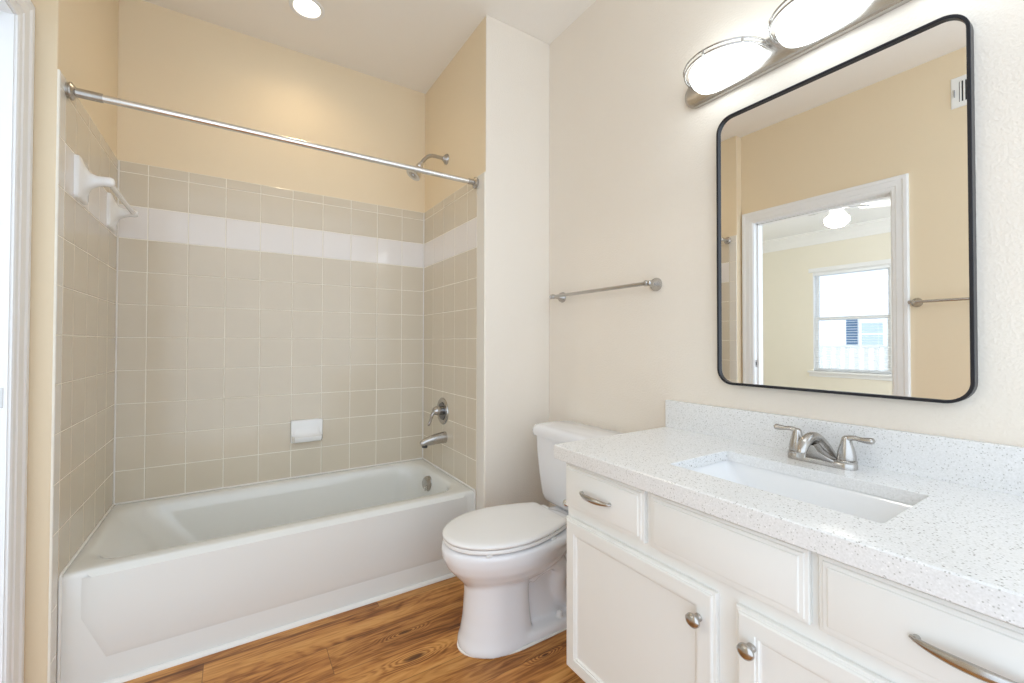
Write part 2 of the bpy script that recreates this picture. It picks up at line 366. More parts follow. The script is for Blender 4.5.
# tile surround: every tile its own little pillow on a grout bed, in one surface per wall
def tile_wall(name, to_world, us, zs, rowmat, colmat, edge_u=None):
    """us: grid lines along the wall, zs: grid lines upward; to_world(u, z, out)"""
    bm = BM(); g = .0016; th = .005
    u0, u1, z0, z1 = min(us), max(us), min(zs), max(zs)
    # grout bed
    vs = [bm.verts.new(to_world(u, z, o)) for (u, z) in ((u0, z0), (u1, z0), (u1, z1), (u0, z1)) for o in (-.0055, .0036)]
    for q in ((1,3,5,7), (0,2,4,6)): bm.faces.new([vs[i] for i in q]).material_index = 2
    for a in range(4):
        b_ = (a+1) % 4; bm.faces.new((vs[2*a], vs[2*b_], vs[2*b_+1], vs[2*a+1])).material_index = 2
    for i in range(len(us)-1):
        for k in range(len(zs)-1):
            a0, a1, c0, c1 = us[i]+g, us[i+1]-g, zs[k]+g, zs[k+1]-g
            mi = rowmat(i, k)
            tilt = [random.uniform(-.00025, .00025) for _ in range(4)]
            rings = []
            for ins, o in ((0, .003), (.0004, .0044), (.0022, .005)):
                rings.append([to_world(u, z, o + (t if o == .005 else 0)) for (u, z), t in zip(((a0+ins, c0+ins), (a1-ins, c0+ins), (a1-ins, c1-ins), (a0+ins, c1-ins)), tilt)])
            add_loft(bm, rings, cap0=False, mi=mi)
    return obj(name, bm, [TILE, TILEW, GROUT, BULL], kind='structure')
zs = [ZR0 - k*S for k in range(8, -1, -1)] + [ZR0+S, ZR0+2*S, 1.9854]
zs[0] = ZT - .004
def rowm(i, k): return 1 if k == 8 else 0
us = [XL+.001] + [XG0 + i*S for i in range(9)] + [XR-.001]
tile_wall('wall_tile_back', lambda u, z, o: (u, YB+.005-o, z), us, zs, rowm, None)
vsd = [YB-.001-.155*i for i in range(5)] + [1.937]; vsd = sorted(vsd)
tile_wall('wall_tile_right', lambda u, z, o: (XR+.005-o, u, z), vsd, zs, rowm, None)
tile_wall('wall_tile_left', lambda u, z, o: (XL-.005+o, u, z), vsd, zs, rowm, None)
# bullnose edge strips that run down in front of the tub
zb = [0.0, .155, .31] + [ZR0 - k*S for k in range(7, -1, -1)] + [ZR0+S, ZR0+2*S, 1.9854]
tile_wall('trim_1', lambda u, z, o: (XR+.005-o, u, z), [1.856, 1.9345], [0.0, 1.9854], lambda i, k: 3, None)
tile_wall('trim_2', lambda u, z, o: (XL-.005+o, u, z), [1.878, 1.9345], zb, lambda i, k: 3, None)
bm = BM(); add_tube(bm, [(XL+.003, YB-.003, ZT), (XL+.003, YB-.003, 1.983)], .0035, 6); add_tube(bm, [(XR-.003, YB-.003, ZT), (XR-.003, YB-.003, 1.983)], .0035, 6)
obj('trim_3', bm, CAULK, kind='structure')
bm = BM()
for x, sg in ((XL+.001, 1), (XR-.001, -1)):
    add_tube(bm, [(x+sg*.002, 1.9405, .012), (x+sg*.002, 1.9405, ZT-.006), (x+sg*.002, 1.9505, ZT+.001), (x+sg*.002, YB-.002, ZT+.001)], .0048, 8)
add_tube(bm, [(XL+.003, YB-.003, ZT+.001), (XR-.003, YB-.003, ZT+.001)], .0045, 8)
obj('trim_6', bm, CAULK, kind='structure', smooth=60)
# white quarter-round along the foot of the tub
bm = BM(); prof = [(0, 0), (.013, 0), (.0125, .006), (.010, .0105), (.006, .0135), (0, .0145)]
add_loft(bm, [[(x, 1.9405-a, z) for a, z in prof] for x in (XL+.004, XR-.004)])
obj('trim_4', bm, CAULK, kind='structure', smooth=40)

# ------------------------------------------------------------------ bathtub
tub = thing('bathtub', 'white enamelled alcove bathtub between the tiled walls', 'bathtub', (.28, 2.3, 0))
bm = BM()
tx0, tx1, ty0, ty1 = XL+.002, XR-.002, 1.9416, YB-.002
nn_ = 10
def ring(x0, x1, y0, y1, r, z): return [(a, b_, z) for a, b_ in rrect(x0, x1, y0, y1, r, nn_)]
rings = [ring(tx0, tx1, ty0, ty1, .004, .0), ring(tx0, tx1, ty0, ty1, .004, .372), ring(tx0+.0015, tx1-.0015, ty0+.002, ty1-.001, .006, .382),
         ring(tx0+.004, tx1-.004, ty0+.007, ty1-.003, .01, .389), ring(tx0+.01, tx1-.01, ty0+.016, ty1-.008, .014, ZT),
         ring(tx0+.030, tx1-.052, ty0+.062, ty1-.048, .10, ZT-.001), ring(tx0+.040, tx1-.060, ty0+.072, ty1-.056, .12, .386),
         ring(tx0+.055, tx1-.067, ty0+.081, ty1-.064, .13, .372), ring(tx0+.085, tx1-.074, ty0+.088, ty1-.071, .13, .335),
         ring(tx0+.16, tx1-.084, ty0+.098, ty1-.082, .13, .25), ring(tx0+.25, tx1-.10, ty0+.112, ty1-.096, .12, .15),
         ring(tx0+.31, tx1-.13, ty0+.135, ty1-.12, .11, .095), ring(tx0+.38, tx1-.18, ty0+.18, ty1-.165, .09, .072), ring(tx0+.6, tx1-.4, ty0+.28, ty1-.26, .05, .066)]
add_loft(bm, rings, cap0=False, cap1=True)
obj('tub_body', bm, PORC, tub, smooth=40)
# shallow raised field of the apron, with its sloped lower corners
bm = BM()
def apr(ins, y):
    a = [(-.415+ins, .372), (-.415+ins, .24+ins*.3), (-.352+ins*.6, .092+ins), (.925-ins*.6, .092+ins), (.985-ins, .24+ins*.3), (.985-ins, .372)]
    return [(x, y, z) for x, z in a]
r0 = apr(0, ty0+.001); r1 = apr(.026, ty0-.009)
vr = [[bm.verts.new(p) for p in r] for r in (r0, r1)]
for i in range(5): bm.faces.new((vr[0][i], vr[0][i+1], vr[1][i+1], vr[1][i]))
bm.faces.new(vr[1])
top0 = [bm.verts.new((-.403, ty0+.003, .384)), bm.verts.new((.973, ty0+.003, .384))]
bm.faces.new((vr[1][0], vr[1][5], top0[1], top0[0]))
obj('apron_panel', bm, PORC, tub, smooth=30)
ox, oy, oz = .9575, 2.375, .322
bm = BM(); add_lathe(bm, (ox+.002, oy, oz), (-1, -.45, .12), [(0, .042), (.016, .042), (.022, .040), (.025, .035), (.026, 0)], 32)
ovf = obj('overflow_plate', bm, NICKEL, tub, smooth=40)
bm = BM(); add_box(bm, (ox-.036, oy-.016, oz-.036), (ox-.016, oy-.002, oz-.010), .003)
obj('trip_lever', bm, CHROME, ovf, smooth=40)
bm = BM(); add_lathe(bm, (.62, 2.31, .066), (0, 0, 1), [(0, .03), (.003, .03), (.005, .026), (.004, 0)], 24)
obj('drain', bm, CHROME, tub, smooth=40)

# ------------------------------------------------------------------ shower fittings
YSH = 2.322
sh = thing('wall_shower', 'chrome shower head on a bent arm high on the right alcove wall', 'shower head', (XR, YSH, 2.213))
bm = BM(); add_lathe(bm, (XR+.006, YSH, 2.214), (-1, 0, 0), [(0, .031), (.004, .031), (.010, .028), (.022, .014), (.028, .012), (.029, 0)], 28)
obj('flange', bm, NICKEL, sh, smooth=40)
bm = BM(); arm = smooth_path([(1.02, YSH, 2.214), (.985, YSH, 2.215), (.94, YSH, 2.213), (.905, YSH, 2.19), (.875, YSH, 2.148)], 6)
add_tube(bm, arm, .0105, 14); obj('arm', bm, NICKEL, sh, smooth=60)
ax = Vector((-.55, 0, -.83)).normalized(); o_ = Vector((.882, YSH, 2.156))
bm = BM(); add_lathe(bm, o_, ax, [(0, .0135), (.012, .0145), (.016, .019), (.028, .020), (.034, .016), (.044, .018), (.066, .037), (.088, .043), (.094, .043), (.096, .040), (.093, .0)], 28)
h = obj('head', bm, CHROME, sh, smooth=35)
bm = BM(); add_lathe(bm, o_ + ax*.092, ax, [(0, .037), (.002, .036), (.004, .012), (.008, .011), (.0085, 0)], 24)
obj('spray_face', bm, NICKEL, h, smooth=40)

vl = thing('shower_valve', 'round chrome shower valve with lever on the right alcove wall', 'shower valve', (XR, 2.349, .738))
bm = BM(); add_lathe(bm, (XR+.003, 2.349, .738), (-1, 0, 0), [(0, .078), (.006, .078), (.011, .073), (.012, .058), (.008, .052), (.008, 0)], 40)
obj('escutcheon', bm, NICKEL, vl, smooth=35)
bm = BM(); add_lathe(bm, (XR-.006, 2.349, .738), (-1, 0, 0), [(0, .050), (.003, .049), (.0035, 0)], 32)
obj('inner_plate', bm, simple('dark_chrome', (.16, .16, .17), .12, 1.0), vl, smooth=35)
bm = BM(); add_lathe(bm, (XR-.006, 2.349, .742), (-1, 0, 0), [(0, .026), (.02, .025), (.034, .027), (.052, .022), (.058, .014), (.060, 0)], 24)
obj('hub', bm, NICKEL, vl, smooth=50)
bm = BM(); lv = smooth_path([(XR-.050, 2.349, .742, .015), (XR-.066, 2.352, .722, .013), (XR-.074, 2.356, .690, .010), (XR-.084, 2.36, .664, .0085), (XR-.088, 2.361, .657, .004)], 5)
add_tube(bm, [p[:3] for p in lv], [(p[3], p[3]*.8) for p in lv], 12); obj('lever', bm, NICKEL, vl, smooth=60)

sp = thing('tub_spout', 'chrome tub spout under the shower valve', 'tub spout', (XR, 2.312, .577))
bm = BM(); pth = smooth_path([(XR+.003, 2.312, .592, .033), (XR-.02, 2.312, .592, .0325), (XR-.07, 2.312, .587, .029), (XR-.115, 2.312, .578, .024), (XR-.14, 2.312, .570, .020), (XR-.148, 2.312, .565, .012)], 5)
add_tube(bm, [p[:3] for p in pth], [(p[3]*.82, p[3]) for p in pth], 20); s_ = obj('spout_body', bm, NICKEL, sp, smooth=50)
bm = BM(); add_lathe(bm, (XR-.125, 2.312, .565), (-.15, 0, -1), [(0, .016), (.016, .016), (.018, .013), (.012, 0)], 20); obj('outlet', bm, DARKM, s_, smooth=40)

YR = 1.943; ZRD = 1.953
rod = thing('shower_rod', 'chrome tension rod spanning the tub alcove', 'shower rod', (.28, YR, ZRD))
bm = BM(); add_tube(bm, [(XL+.07, YR, ZRD), (XR-.012, YR-.006, ZRD)], .0127, 20); obj('rod', bm, RODM, rod, smooth=60)
bm = BM(); add_tube(bm, [(XL+.010, YR, ZRD), (XL+.086, YR, ZRD)], .0148, 20); obj('sleeve', bm, NICKEL, rod, smooth=60)
bm = BM(); add_tube(bm, [(XR-.05, YR-.006, ZRD), (XR-.008, YR-.006, ZRD)], .0140, 20); obj('sleeve', bm, NICKEL, rod, smooth=60)
for x, s, y in ((XL, 1, YR), (XR, -1, YR-.006)):
    bm = BM(); add_lathe(bm, (x-.0005*s, y, ZRD), (s, 0, 0), [(0, .024), (.006, .024), (.008, .028), (.013, .028), (.017, .022), (.022, .0155), (.023, 0)], 28)
    obj('flange', bm, NICKEL, rod, smooth=40)

# ceramic towel bar on the left alcove wall
cb_ = thing('ceramic_towel_bar', 'white ceramic towel bar on the left tiled wall', 'towel bar', (XL, 2.3, 1.70))
for yc in (2.085, 2.53):
    bm = BM()
    rings = []
    for d, hw, hh, zz, r in ((-.001, .060, .074, 1.706, .012), (.010, .059, .073, 1.706, .014), (.014, .054, .068, 1.706, .02), (.018, .038, .050, 1.705, .03), (.030, .021, .029, 1.708, .020),
                             (.048, .0165, .019, 1.711, .015), (.066, .0165, .0165, 1.714, .014), (.082, .0165, .0170, 1.715, .014), (.091, .012, .013, 1.715, .010), (.094, .005, .006, 1.715, .005)):
        rings.append([(XL+d, yc+u, zz+v_) for u, v_ in rrect(-hw, hw, -hh, hh, r, 6)])
    add_loft(bm, rings); obj('post', bm, CER, cb_, smooth=50)
bm = BM(); add_tube(bm, [(XL+.078, 2.10, 1.7135), (XL+.078, 2.52, 1.7135)], .0095, 14); obj('bar', bm, CER, cb_, smooth=50)

# soap dish on the back wall
sd = BM(); x0, x1, z0, z1 = .262, .425, .583, .708; yb = YB-.001
prof = [(0, .0), (0, .012), (.004, .017), (.010, .017)]
rings = [[(a, yb-d, c) for a, c in rrect(x0+i, x1-i, z0+i, z1-i, .008, 4)] for i, d in prof]
add_loft(sd, rings)
# tray that swells out of the lower half of the plate
def dish(z, d, i, dz=0): return [(a, yb-b_, z+dz*(b_/.064)) for a, b_ in ((x0+.004, .010), (x0+.006+i*.5, d*.6+.004), (x0+.012+i, d), (x1-.012-i, d), (x1-.006-i*.5, d*.6+.004), (x1-.004, .010))]
add_loft(sd, [dish(.586, .034, .006), dish(.590, .052, .004), dish(.598, .061, .003), dish(.612, .066, .002), dish(.620, .066, .002), dish(.623, .062, .005), dish(.618, .052, .010), dish(.616, .034, .014), dish(.634, .022, .016), dish(.668, .0165, .012)])
recenter(tag(obj('soap_dish', sd, CER, smooth=35), 'white ceramic soap dish set in the beige back wall tiles', 'soap dish'))

# ------------------------------------------------------------------ toilet
YT = 1.46
toi = thing('toilet', 'white two-piece toilet beside the vanity cabinet', 'toilet', (1.0, YT, 0))
def egg(xf, xb, hw, z, xm=None, n=48, pw=2.0, taper=.0, pf=2.0):
    xm = xm if xm is not None else xf + (xb-xf)*.52
    out = []
    for i in range(n):
        a = 2*PI*i/n; c, s = math.cos(a), math.sin(a)
        if c < 0:
            x = xm + (xm-xf)*(-abs(c)**(2/pf)); y = hw*math.copysign(abs(s)**(2/pf), s)
        else:
            u = abs(c)**(2/pw); x = xm + (xb-xm)*u; y = hw*math.copysign(abs(s)**(2/pw), s)*(1-taper*u*u)
        out.append((x, YT+y, z))
    return out
bm = BM()
add_loft(bm, [egg(.760, 1.16, .060, .20, .93), egg(.740, 1.17, .085, .225, .93), egg(.722, 1.18, .112, .245, .93), egg(.695, 1.20, .142, .275, .92), egg(.665, 1.22, .168, .31, .91), egg(.650, 1.23, .180, .345, .91),
              egg(.646, 1.23, .184, .372, .91, pw=2.6), egg(.650, 1.23, .182, .386, .91, pw=2.6), egg(.658, 1.22, .175, .391, .91, pw=2.6)])
# front column
add_loft(bm, [egg(.712, .99, .122, .0, .85, pw=4), egg(.712, .99, .121, .018, .85, pw=4), egg(.722, .99, .113, .045, .85, pw=4), egg(.732, .985, .106, .10, .85, pw=4), egg(.738, .98, .103, .18, .85, pw=4), egg(.738, .98, .106, .26, .85, pw=4)])
# foot flange
add_loft(bm, [egg(.80, 1.30, .122, .0, 1.0, pw=5), egg(.80, 1.30, .121, .022, 1.0, pw=5), egg(.81, 1.295, .112, .036, 1.0, pw=5)])
# web and trapway
add_loft(bm, [egg(.90, 1.28, .066, .02, 1.05, pw=5), egg(.90, 1.26, .050, .15, 1.05, pw=5), egg(.90, 1.24, .070, .30, 1.05, pw=5)])
for sg in (-1, 1):
    tp = smooth_path([(.98, YT+sg*.050, .22), (1.03, YT+sg*.066, .255), (1.085, YT+sg*.072, .262), (1.13, YT+sg*.068, .225), (1.125, YT+sg*.060, .165), (1.145, YT+sg*.056, .105), (1.20, YT+sg*.055, .06)], 5)
    add_tube(bm, tp, .036, 14)
# deck behind the bowl that carries the tank
add_loft(bm, [[(a, YT+u, z) for a, u in rrect(1.10+ix, 1.40-ix, -hw, hw, .03, 6)] for z, ix, hw in ((.27, .03, .08), (.31, .01, .105), (.345, 0, .12), (.378, 0, .125), (.386, .006, .12))])
bowl = obj('bowl', bm, CHINA, toi)
md = bowl.modifiers.new('remesh', 'REMESH'); md.mode = 'VOXEL'; md.voxel_size = .0055; md.use_smooth_shade = True
md = bowl.modifiers.new('smooth', 'SMOOTH'); md.factor = .5; md.iterations = 16
bake(bowl); bowl.data.shade_smooth()
# seat ring and lid
def lidout(off, z, xf=.652, xb=1.135, hw=.176, hb=.122, xm=.885):
    """elongated seat outline: half ellipse in front, straight-tapering sides, squared back corners"""
    r = .022; L = []
    for i in range(25):
        a = PI/2*i/24; L.append((xm - (xm-xf)*math.cos(a), hw*math.sin(a)))
    for i in range(1, 13):
        t = i/12; L.append((xm + (xb-r-xm)*t, hw - (hw-hb)*t**1.75))
    for i in range(1, 7):
        a = PI/2*i/6; L.append((xb-r + r*math.sin(a), hb - .004 - r + (r+.004)*math.cos(a) - .0*a))
    cxm = .90; k = lambda p: (cxm + (p[0]-cxm)*(1-off/.25), p[1]*(1-off/.17))
    L = [k(p) for p in L]
    return [(x, YT-.005+y, z) for x, y in L] + [(x, YT-.005-y, z) for x, y in reversed(L[1:])]
bm = BM(); z0 = .3950
add_loop_loft(bm, [lidout(.008, z0), lidout(.002, z0+.005), lidout(.001, z0+.011), lidout(.004, z0+.0165), lidout(.06, z0+.0165), lidout(.06, z0)])
seat = obj('seat', bm, SEATM, toi, smooth=40)
for bx, by in ((.757, -.140), (.757, .140), (1.03, -.152), (1.03, .152)):
    bm = BM(); add_box(bm, (bx-.012, YT+by-.008, .389), (bx+.012, YT+by+.008, .3965), .002); obj('bumper', bm, SEATM, seat, smooth=40)
bm = BM(); z0 = .4135
add_loft(bm, [lidout(.008, z0), lidout(.001, z0+.002), lidout(-.002, z0+.008), lidout(-.001, z0+.013), lidout(.006, z0+.0175), lidout(.016, z0+.0195), lidout(.05, z0+.0215), lidout(.10, z0+.0225)])
obj('lid', bm, SEATM, toi, smooth=50)
for sg in (-1, 1):
    bm = BM(); add_box(bm, (1.138, YT+sg*.075-.022, .386), (1.172, YT+sg*.075+.022, .416), .006, 3); obj('hinge', bm, SEATM, toi, smooth=40)
# bolt caps on the foot
for sg in (-1, 1):
    bm = BM(); add_lathe(bm, (1.112, YT+sg*.088, .034), (0, 0, 1), [(0, .0165), (.003, .0165), (.0035, .0135), (.014, .013), (.022, .010), (.0255, .004), (.026, 0)], 20); obj('bolt_cap', bm, SEATM, toi, smooth=40)
# tank
bm = BM(); rings = []
for z, xa, hw, r in ((.388, 1.262, .180, .03), (.392, 1.248, .193, .035), (.405, 1.238, .203, .035), (.43, 1.230, .210, .035), (.52, 1.221, .220, .035), (.62, 1.214, .228, .035), (.704, 1.211, .232, .035)):
    rings.append([(a, YT+u, z) for a, u in rrect(xa, 1.418, -hw, hw, r, 7)])
add_loft(bm, rings); obj('tank', bm, CHINA, toi, smooth=50)
bm = BM(); rings = []
for z, i, r in ((.700, .008, .045), (.703, .0, .05), (.722, -.003, .05), (.738, .001, .05), (.748, .010, .05), (.752, .03, .06)):
    rings.append([(a, YT+u, z) for a, u in rrect(1.198+i, 1.424-i*.5, -.250+i, .250-i, r, 7)])
add_loft(bm, rings); obj('tank_lid', bm, CHINA, toi, smooth=50)
bm = BM(); add_lathe(bm, (1.217, YT-.16, .64), (-1, 0, 0), [(0, .014), (.008, .014), (.012, .010), (.013, 0)], 20)
add_tube(bm, [(1.203, YT-.16, .64), (1.198, YT-.13, .637), (1.198, YT-.09, .632)], [.007, .007, .005], 10); obj('flush_lever', bm, CHROME, toi, smooth=50)
# bead of caulk round the foot
bm = BM(); add_loop_loft(bm, [[(x*1.0, y, z) for x, y, z in egg(.708, 1.304, .1265, .0, .92, pw=4.5)], egg(.708, 1.304, .1265, .003, .92, pw=4.5), egg(.716, 1.296, .118, .006, .92, pw=4.5), egg(.716, 1.296, .118, .0, .92, pw=4.5)])
obj('caulk_bead', bm, CAULK, toi, smooth=50)

# ------------------------------------------------------------------ vanity cabinet
FX = .900     # face frame plane; doors and drawers stand 18 mm proud
CY0, CY1 = -.045, 1.065
van = thing('vanity_cabinet', 'cream painted vanity cabinet under the speckled countertop', 'cabinet', (1.16, .51, 0))
bm = BM()
add_box(bm, (FX+.018, CY1-.018, .115), (XV-.002, CY1, .771))          # far side panel
add_box(bm, (FX+.018, CY0, .115), (XV-.002, CY0+.018, .771))
add_box(bm, (FX+.018, CY0+.018, .115), (XV-.002, CY1-.018, .133))       # bottom
add_box(bm, (XV-.012, CY0+.018, .133), (XV-.002, CY1-.018, .771))       # back
for a, b_ in ((CY1-.045, CY1), (.716, .758), (.345, .383), (CY0, CY0+.04)): add_box(bm, (FX, a, .60), (FX+.018, b_, .771))
add_box(bm, (FX, CY1-.045, .115), (FX+.018, CY1, .60)); add_box(bm, (FX, .50, .155), (FX+.018, .57, .60)); add_box(bm, (FX, CY0, .115), (FX+.018, CY0+.04, .60))
add_box(bm, (FX+.0002, CY0+.04, .752), (FX+.018, CY1-.045, .771)); add_box(bm, (FX+.0002, CY0+.04, .58), (FX+.018, CY1-.045, .645)); add_box(bm, (FX+.0002, CY0+.04, .115), (FX+.018, CY1-.045, .155))
obj('cabinet_body', bm, CAB, van)
bm = BM(); add_box(bm, (FX+.075, CY0+.01, .0), (FX+.09, CY1-.002, .115)); add_box(bm, (FX+.09, CY1-.016, 0), (XV-.016, CY1-.002, .115)); obj('toe_kick', bm, CAB, van)
def panel(y0, y1, z0, z1, prof):
    bm = BM(); add_loft(bm, [[(FX-.0005-d, y0+i, z0+i), (FX-.0005-d, y1-i, z0+i), (FX-.0005-d, y1-i, z1-i), (FX-.0005-d, y0+i, z1-i)] for i, d in prof]); return bm
DOORP = [(0, 0), (0, .0095), (.0015, .0115), (.0065, .0125), (.008, .0165), (.0105, .0180), (.041, .0180), (.043, .0150), (.047, .0145), (.049, .0110), (.053, .0095)]
DRAWP = [(0, 0), (0, .0095), (.0015, .0115), (.0070, .0125), (.0085, .0150), (.0150, .0155), (.0165, .0180), (.020, .0190)]
def knob(y, z, par):
    bm = BM(); x = FX-.0185
    add_lathe(bm, (x+.001, y, z), (-1, 0, 0), [(0, .0095), (.003, .0095), (.006, .0065), (.014, .0055), (.017, .0080), (.0185, .0150), (.022, .0172), (.026, .0165), (.030, .0110), (.0315, 0)], 28, sq=(1, .9))
    obj('knob', bm, NICKEL, par, smooth=50)
def pull(yc, z, par, L=.062, x=FX-.0195):
    bm = BM(); pts = []; rad = []
    for i in range(25):
        t = -1 + 2*i/24; h_ = (1 - t*t)
        pts.append((x - .003 - .022*h_**.75*.85, yc + t*L, z))
        k = abs(t)
        r = .0048 - .0010*k + (.0030*max(0, 1-abs(k-.55)/.3) if False else 0)
        rad.append((.0035+.0020*h_, 0.0030 + .0058*h_))
    add_tube(bm, pts, rad, 12)
    for sg in (-1, 1): add_lathe(bm, (x+.002, yc+sg*(L-.006), z), (-1, 0, 0), [(0, .0055), (.010, .0045), (.0105, 0)], 12)
    obj('pull', bm, NICKEL, par, smooth=60)
d = obj('door', panel(.556, CY1-.004, .125, .592, DOORP), CAB, van, smooth=20); knob(.594, .524, d)
d = obj('door', panel(.010, .512, .125, .592, DOORP), CAB, van, smooth=20); knob(.476, .526, d)
d = obj('drawer', panel(.752, CY1-.002, .624, .760, DRAWP), CAB, van, smooth=20); pull(.921, .690, d)
obj('false_drawer_front', panel(.374, .733, .624, .760, DRAWP), CAB, van, smooth=20)
d = obj('drawer', panel(CY0+.01, .359, .624, .760, DRAWP), CAB, van, smooth=20); pull(.160, .690, d, L=.070)

# toilet paper holder arm on the cabinet's far side
tp = thing('toilet_paper_holder', 'small chrome toilet paper holder post on the side of the vanity', 'paper holder', (.935, CY1, .60))
for xx_ in (.935, 1.09):
    bm = BM(); add_lathe(bm, (xx_, CY1-.0005, .604), (0, 1, 0), [(0, .020), (.004, .020), (.010, .011), (.040, .008), (.048, .012), (.058, .012), (.063, .006), (.064, 0)], 20)
    obj('post', bm, CHROME, tp, smooth=50)
bm = BM(); add_tube(bm, [(.935, CY1+.050, .604), (1.09, CY1+.050, .604)], .0055, 12); obj('roller', bm, CHROME, tp, smooth=50)

# ------------------------------------------------------------------ countertop, sink
ct = thing('countertop', 'white speckled quartz countertop with backsplash on the vanity', 'countertop', (1.15, .52, .771))
SX0, SX1, SY0, SY1 = .987, 1.256, .296, .750
def ctr(x0, x1, y0, y1, r, z): return [(a, b_, z) for a, b_ in rrect(x0, x1, y0, y1, r, 5)]
ZT0, ZT1 = .7712, .8141
CX0, CX1, CYa, CYb = .8607, XV-.0005, -.060, 1.0925
ZH = ZT1-.029
bm = BM()
add_loop_loft(bm, [ctr(CX0+.001, CX1, CYa, CYb-.001, .002, ZT0), ctr(CX0, CX1, CYa, CYb, .003, ZT0+.0015), ctr(CX0, CX1, CYa, CYb, .003, ZT1-.003), ctr(CX0+.003, CX1, CYa, CYb-.003, .003, ZT1),
                   ctr(SX0-.001, SX1+.001, SY0-.001, SY1+.001, .009, ZT1), ctr(SX0, SX1, SY0, SY1, .008, ZT1-.001), ctr(SX0, SX1, SY0, SY1, .008, ZH), ctr(CX0+.03, CX1-.02, CYa+.03, CYb-.03, .004, ZH), ctr(CX0+.03, CX1-.02, CYa+.03, CYb-.03, .004, ZT0)])
obj('slab', bm, QUARTZ, ct, smooth=25)
obj('backsplash', box((XV-.0205, CYa, ZT1-.001), (XV-.0005, CYb, .9175), .0015), QUARTZ, ct)
sk = thing('sink', 'white rectangular undermount sink below the faucet', 'sink', (1.12, .52, .64))
bm = BM()
def sr(i, j, r, z, j2=None): return ctr(SX0-.004+i, SX1+.004-i, SY0-.004+j, SY1+.004-(j2 if j2 is not None else j), r, z)
rs = [sr(-.014, -.014, .02, ZH-.0005), sr(0, 0, .016, ZH-.0005), sr(.002, .003, .018, ZH-.006), sr(.010, .035, .03, .735), sr(.018, .078, .035, .695), sr(.030, .115, .04, .664), sr(.050, .140, .04, .650), sr(.09, .18, .03, .646)]
for k, r in enumerate(rs):
    pass
add_loft(bm, rs, cap0=False, cap1=True)
# outer shell under the counter
add_loft(bm, [sr(-.014, -.014, .02, ZH-.0005), sr(-.014, -.014, .02, ZH-.012), sr(0, .02, .03, .735), sr(.010, .065, .03, .685), sr(.03, .12, .03, .640), sr(.09, .18, .03, .632)], cap0=False, cap1=True)
obj('basin', bm, SINKM, sk, smooth=50)
bm = BM(); add_lathe(bm, (1.123, .52, .646), (0, 0, 1), [(0, .023), (.003, .023), (.004, .019), (.002, .017), (.006, .015), (.0065, 0)], 24); obj('drain', bm, CHROME, sk, smooth=40)

# ------------------------------------------------------------------ faucet
FYc, FXc = .535, 1.345
fa = thing('faucet', 'brushed nickel two-handle faucet behind the sink', 'faucet', (FXc, FYc, ZT1))
bm = BM(); rings = []
for z, hw, hl, r in ((ZT1-.0005, .0255, .0815, .024), (ZT1+.012, .0255, .0815, .024), (ZT1+.016, .0235, .0795, .022), (ZT1+.018, .019, .074, .018)):
    rings.append([(FXc+a, FYc+b_, z) for a, b_ in rrect(-hw, hw, -hl, hl, r, 8)])
add_loft(bm, rings); obj('base_plate', bm, NICKEL, fa, smooth=35)
for sg in (-1, 1):
    yc = FYc + sg*.0585
    bm = BM(); add_lathe(bm, (FXc, yc, ZT1+.014), (0, 0, 1), [(0, .0235), (.006, .0235), (.008, .0205), (.009, .0195), (.0095, .021), (.020, .0205), (.036, .0175), (.050, .0135), (.060, .0115), (.066, .0100), (.070, .005), (.071, 0)], 28)
    obj('valve_body', bm, NICKEL, fa, smooth=35)
    p = smooth_path([(FXc, yc-sg*.006, ZT1+.066, .0075, .0095), (FXc, yc+sg*.006, ZT1+.078, .0075, .0100), (FXc-.001, yc+sg*.018, ZT1+.0815, .0062, .0090), (FXc-.002, yc+sg*.032, ZT1+.080, .0062, .0095), (FXc-.003, yc+sg*.046, ZT1+.080, .0078, .0115), (FXc-.003, yc+sg*.056, ZT1+.081, .0078, .0110), (FXc-.003, yc+sg*.060, ZT1+.0815, .003, .005)], 5)
    bm = BM(); add_tube(bm, [q_[:3] for q_ in p], [(q_[4], q_[3]) for q_ in p], 14); obj('handle', bm, NICKEL, fa, smooth=60)
p = smooth_path([(FXc+.010, FYc, ZT1+.012, .038, .018), (FXc+.002, FYc, ZT1+.034, .030, .021), (FXc-.016, FYc, ZT1+.057, .021, .020), (FXc-.038, FYc, ZT1+.073, .0155, .015), (FXc-.068, FYc, ZT1+.075, .0140, .0135), (FXc-.096, FYc, ZT1+.064, .0135, .0125), (FXc-.111, FYc, ZT1+.049, .0125, .0115), (FXc-.114, FYc, ZT1+.040, .011, .010)], 6)
bm = BM(); add_tube(bm, [q_[:3] for q_ in p], [(q_[3], q_[4]) for q_ in p], 20); spt = obj('spout', bm, NICKEL, fa, smooth=60)
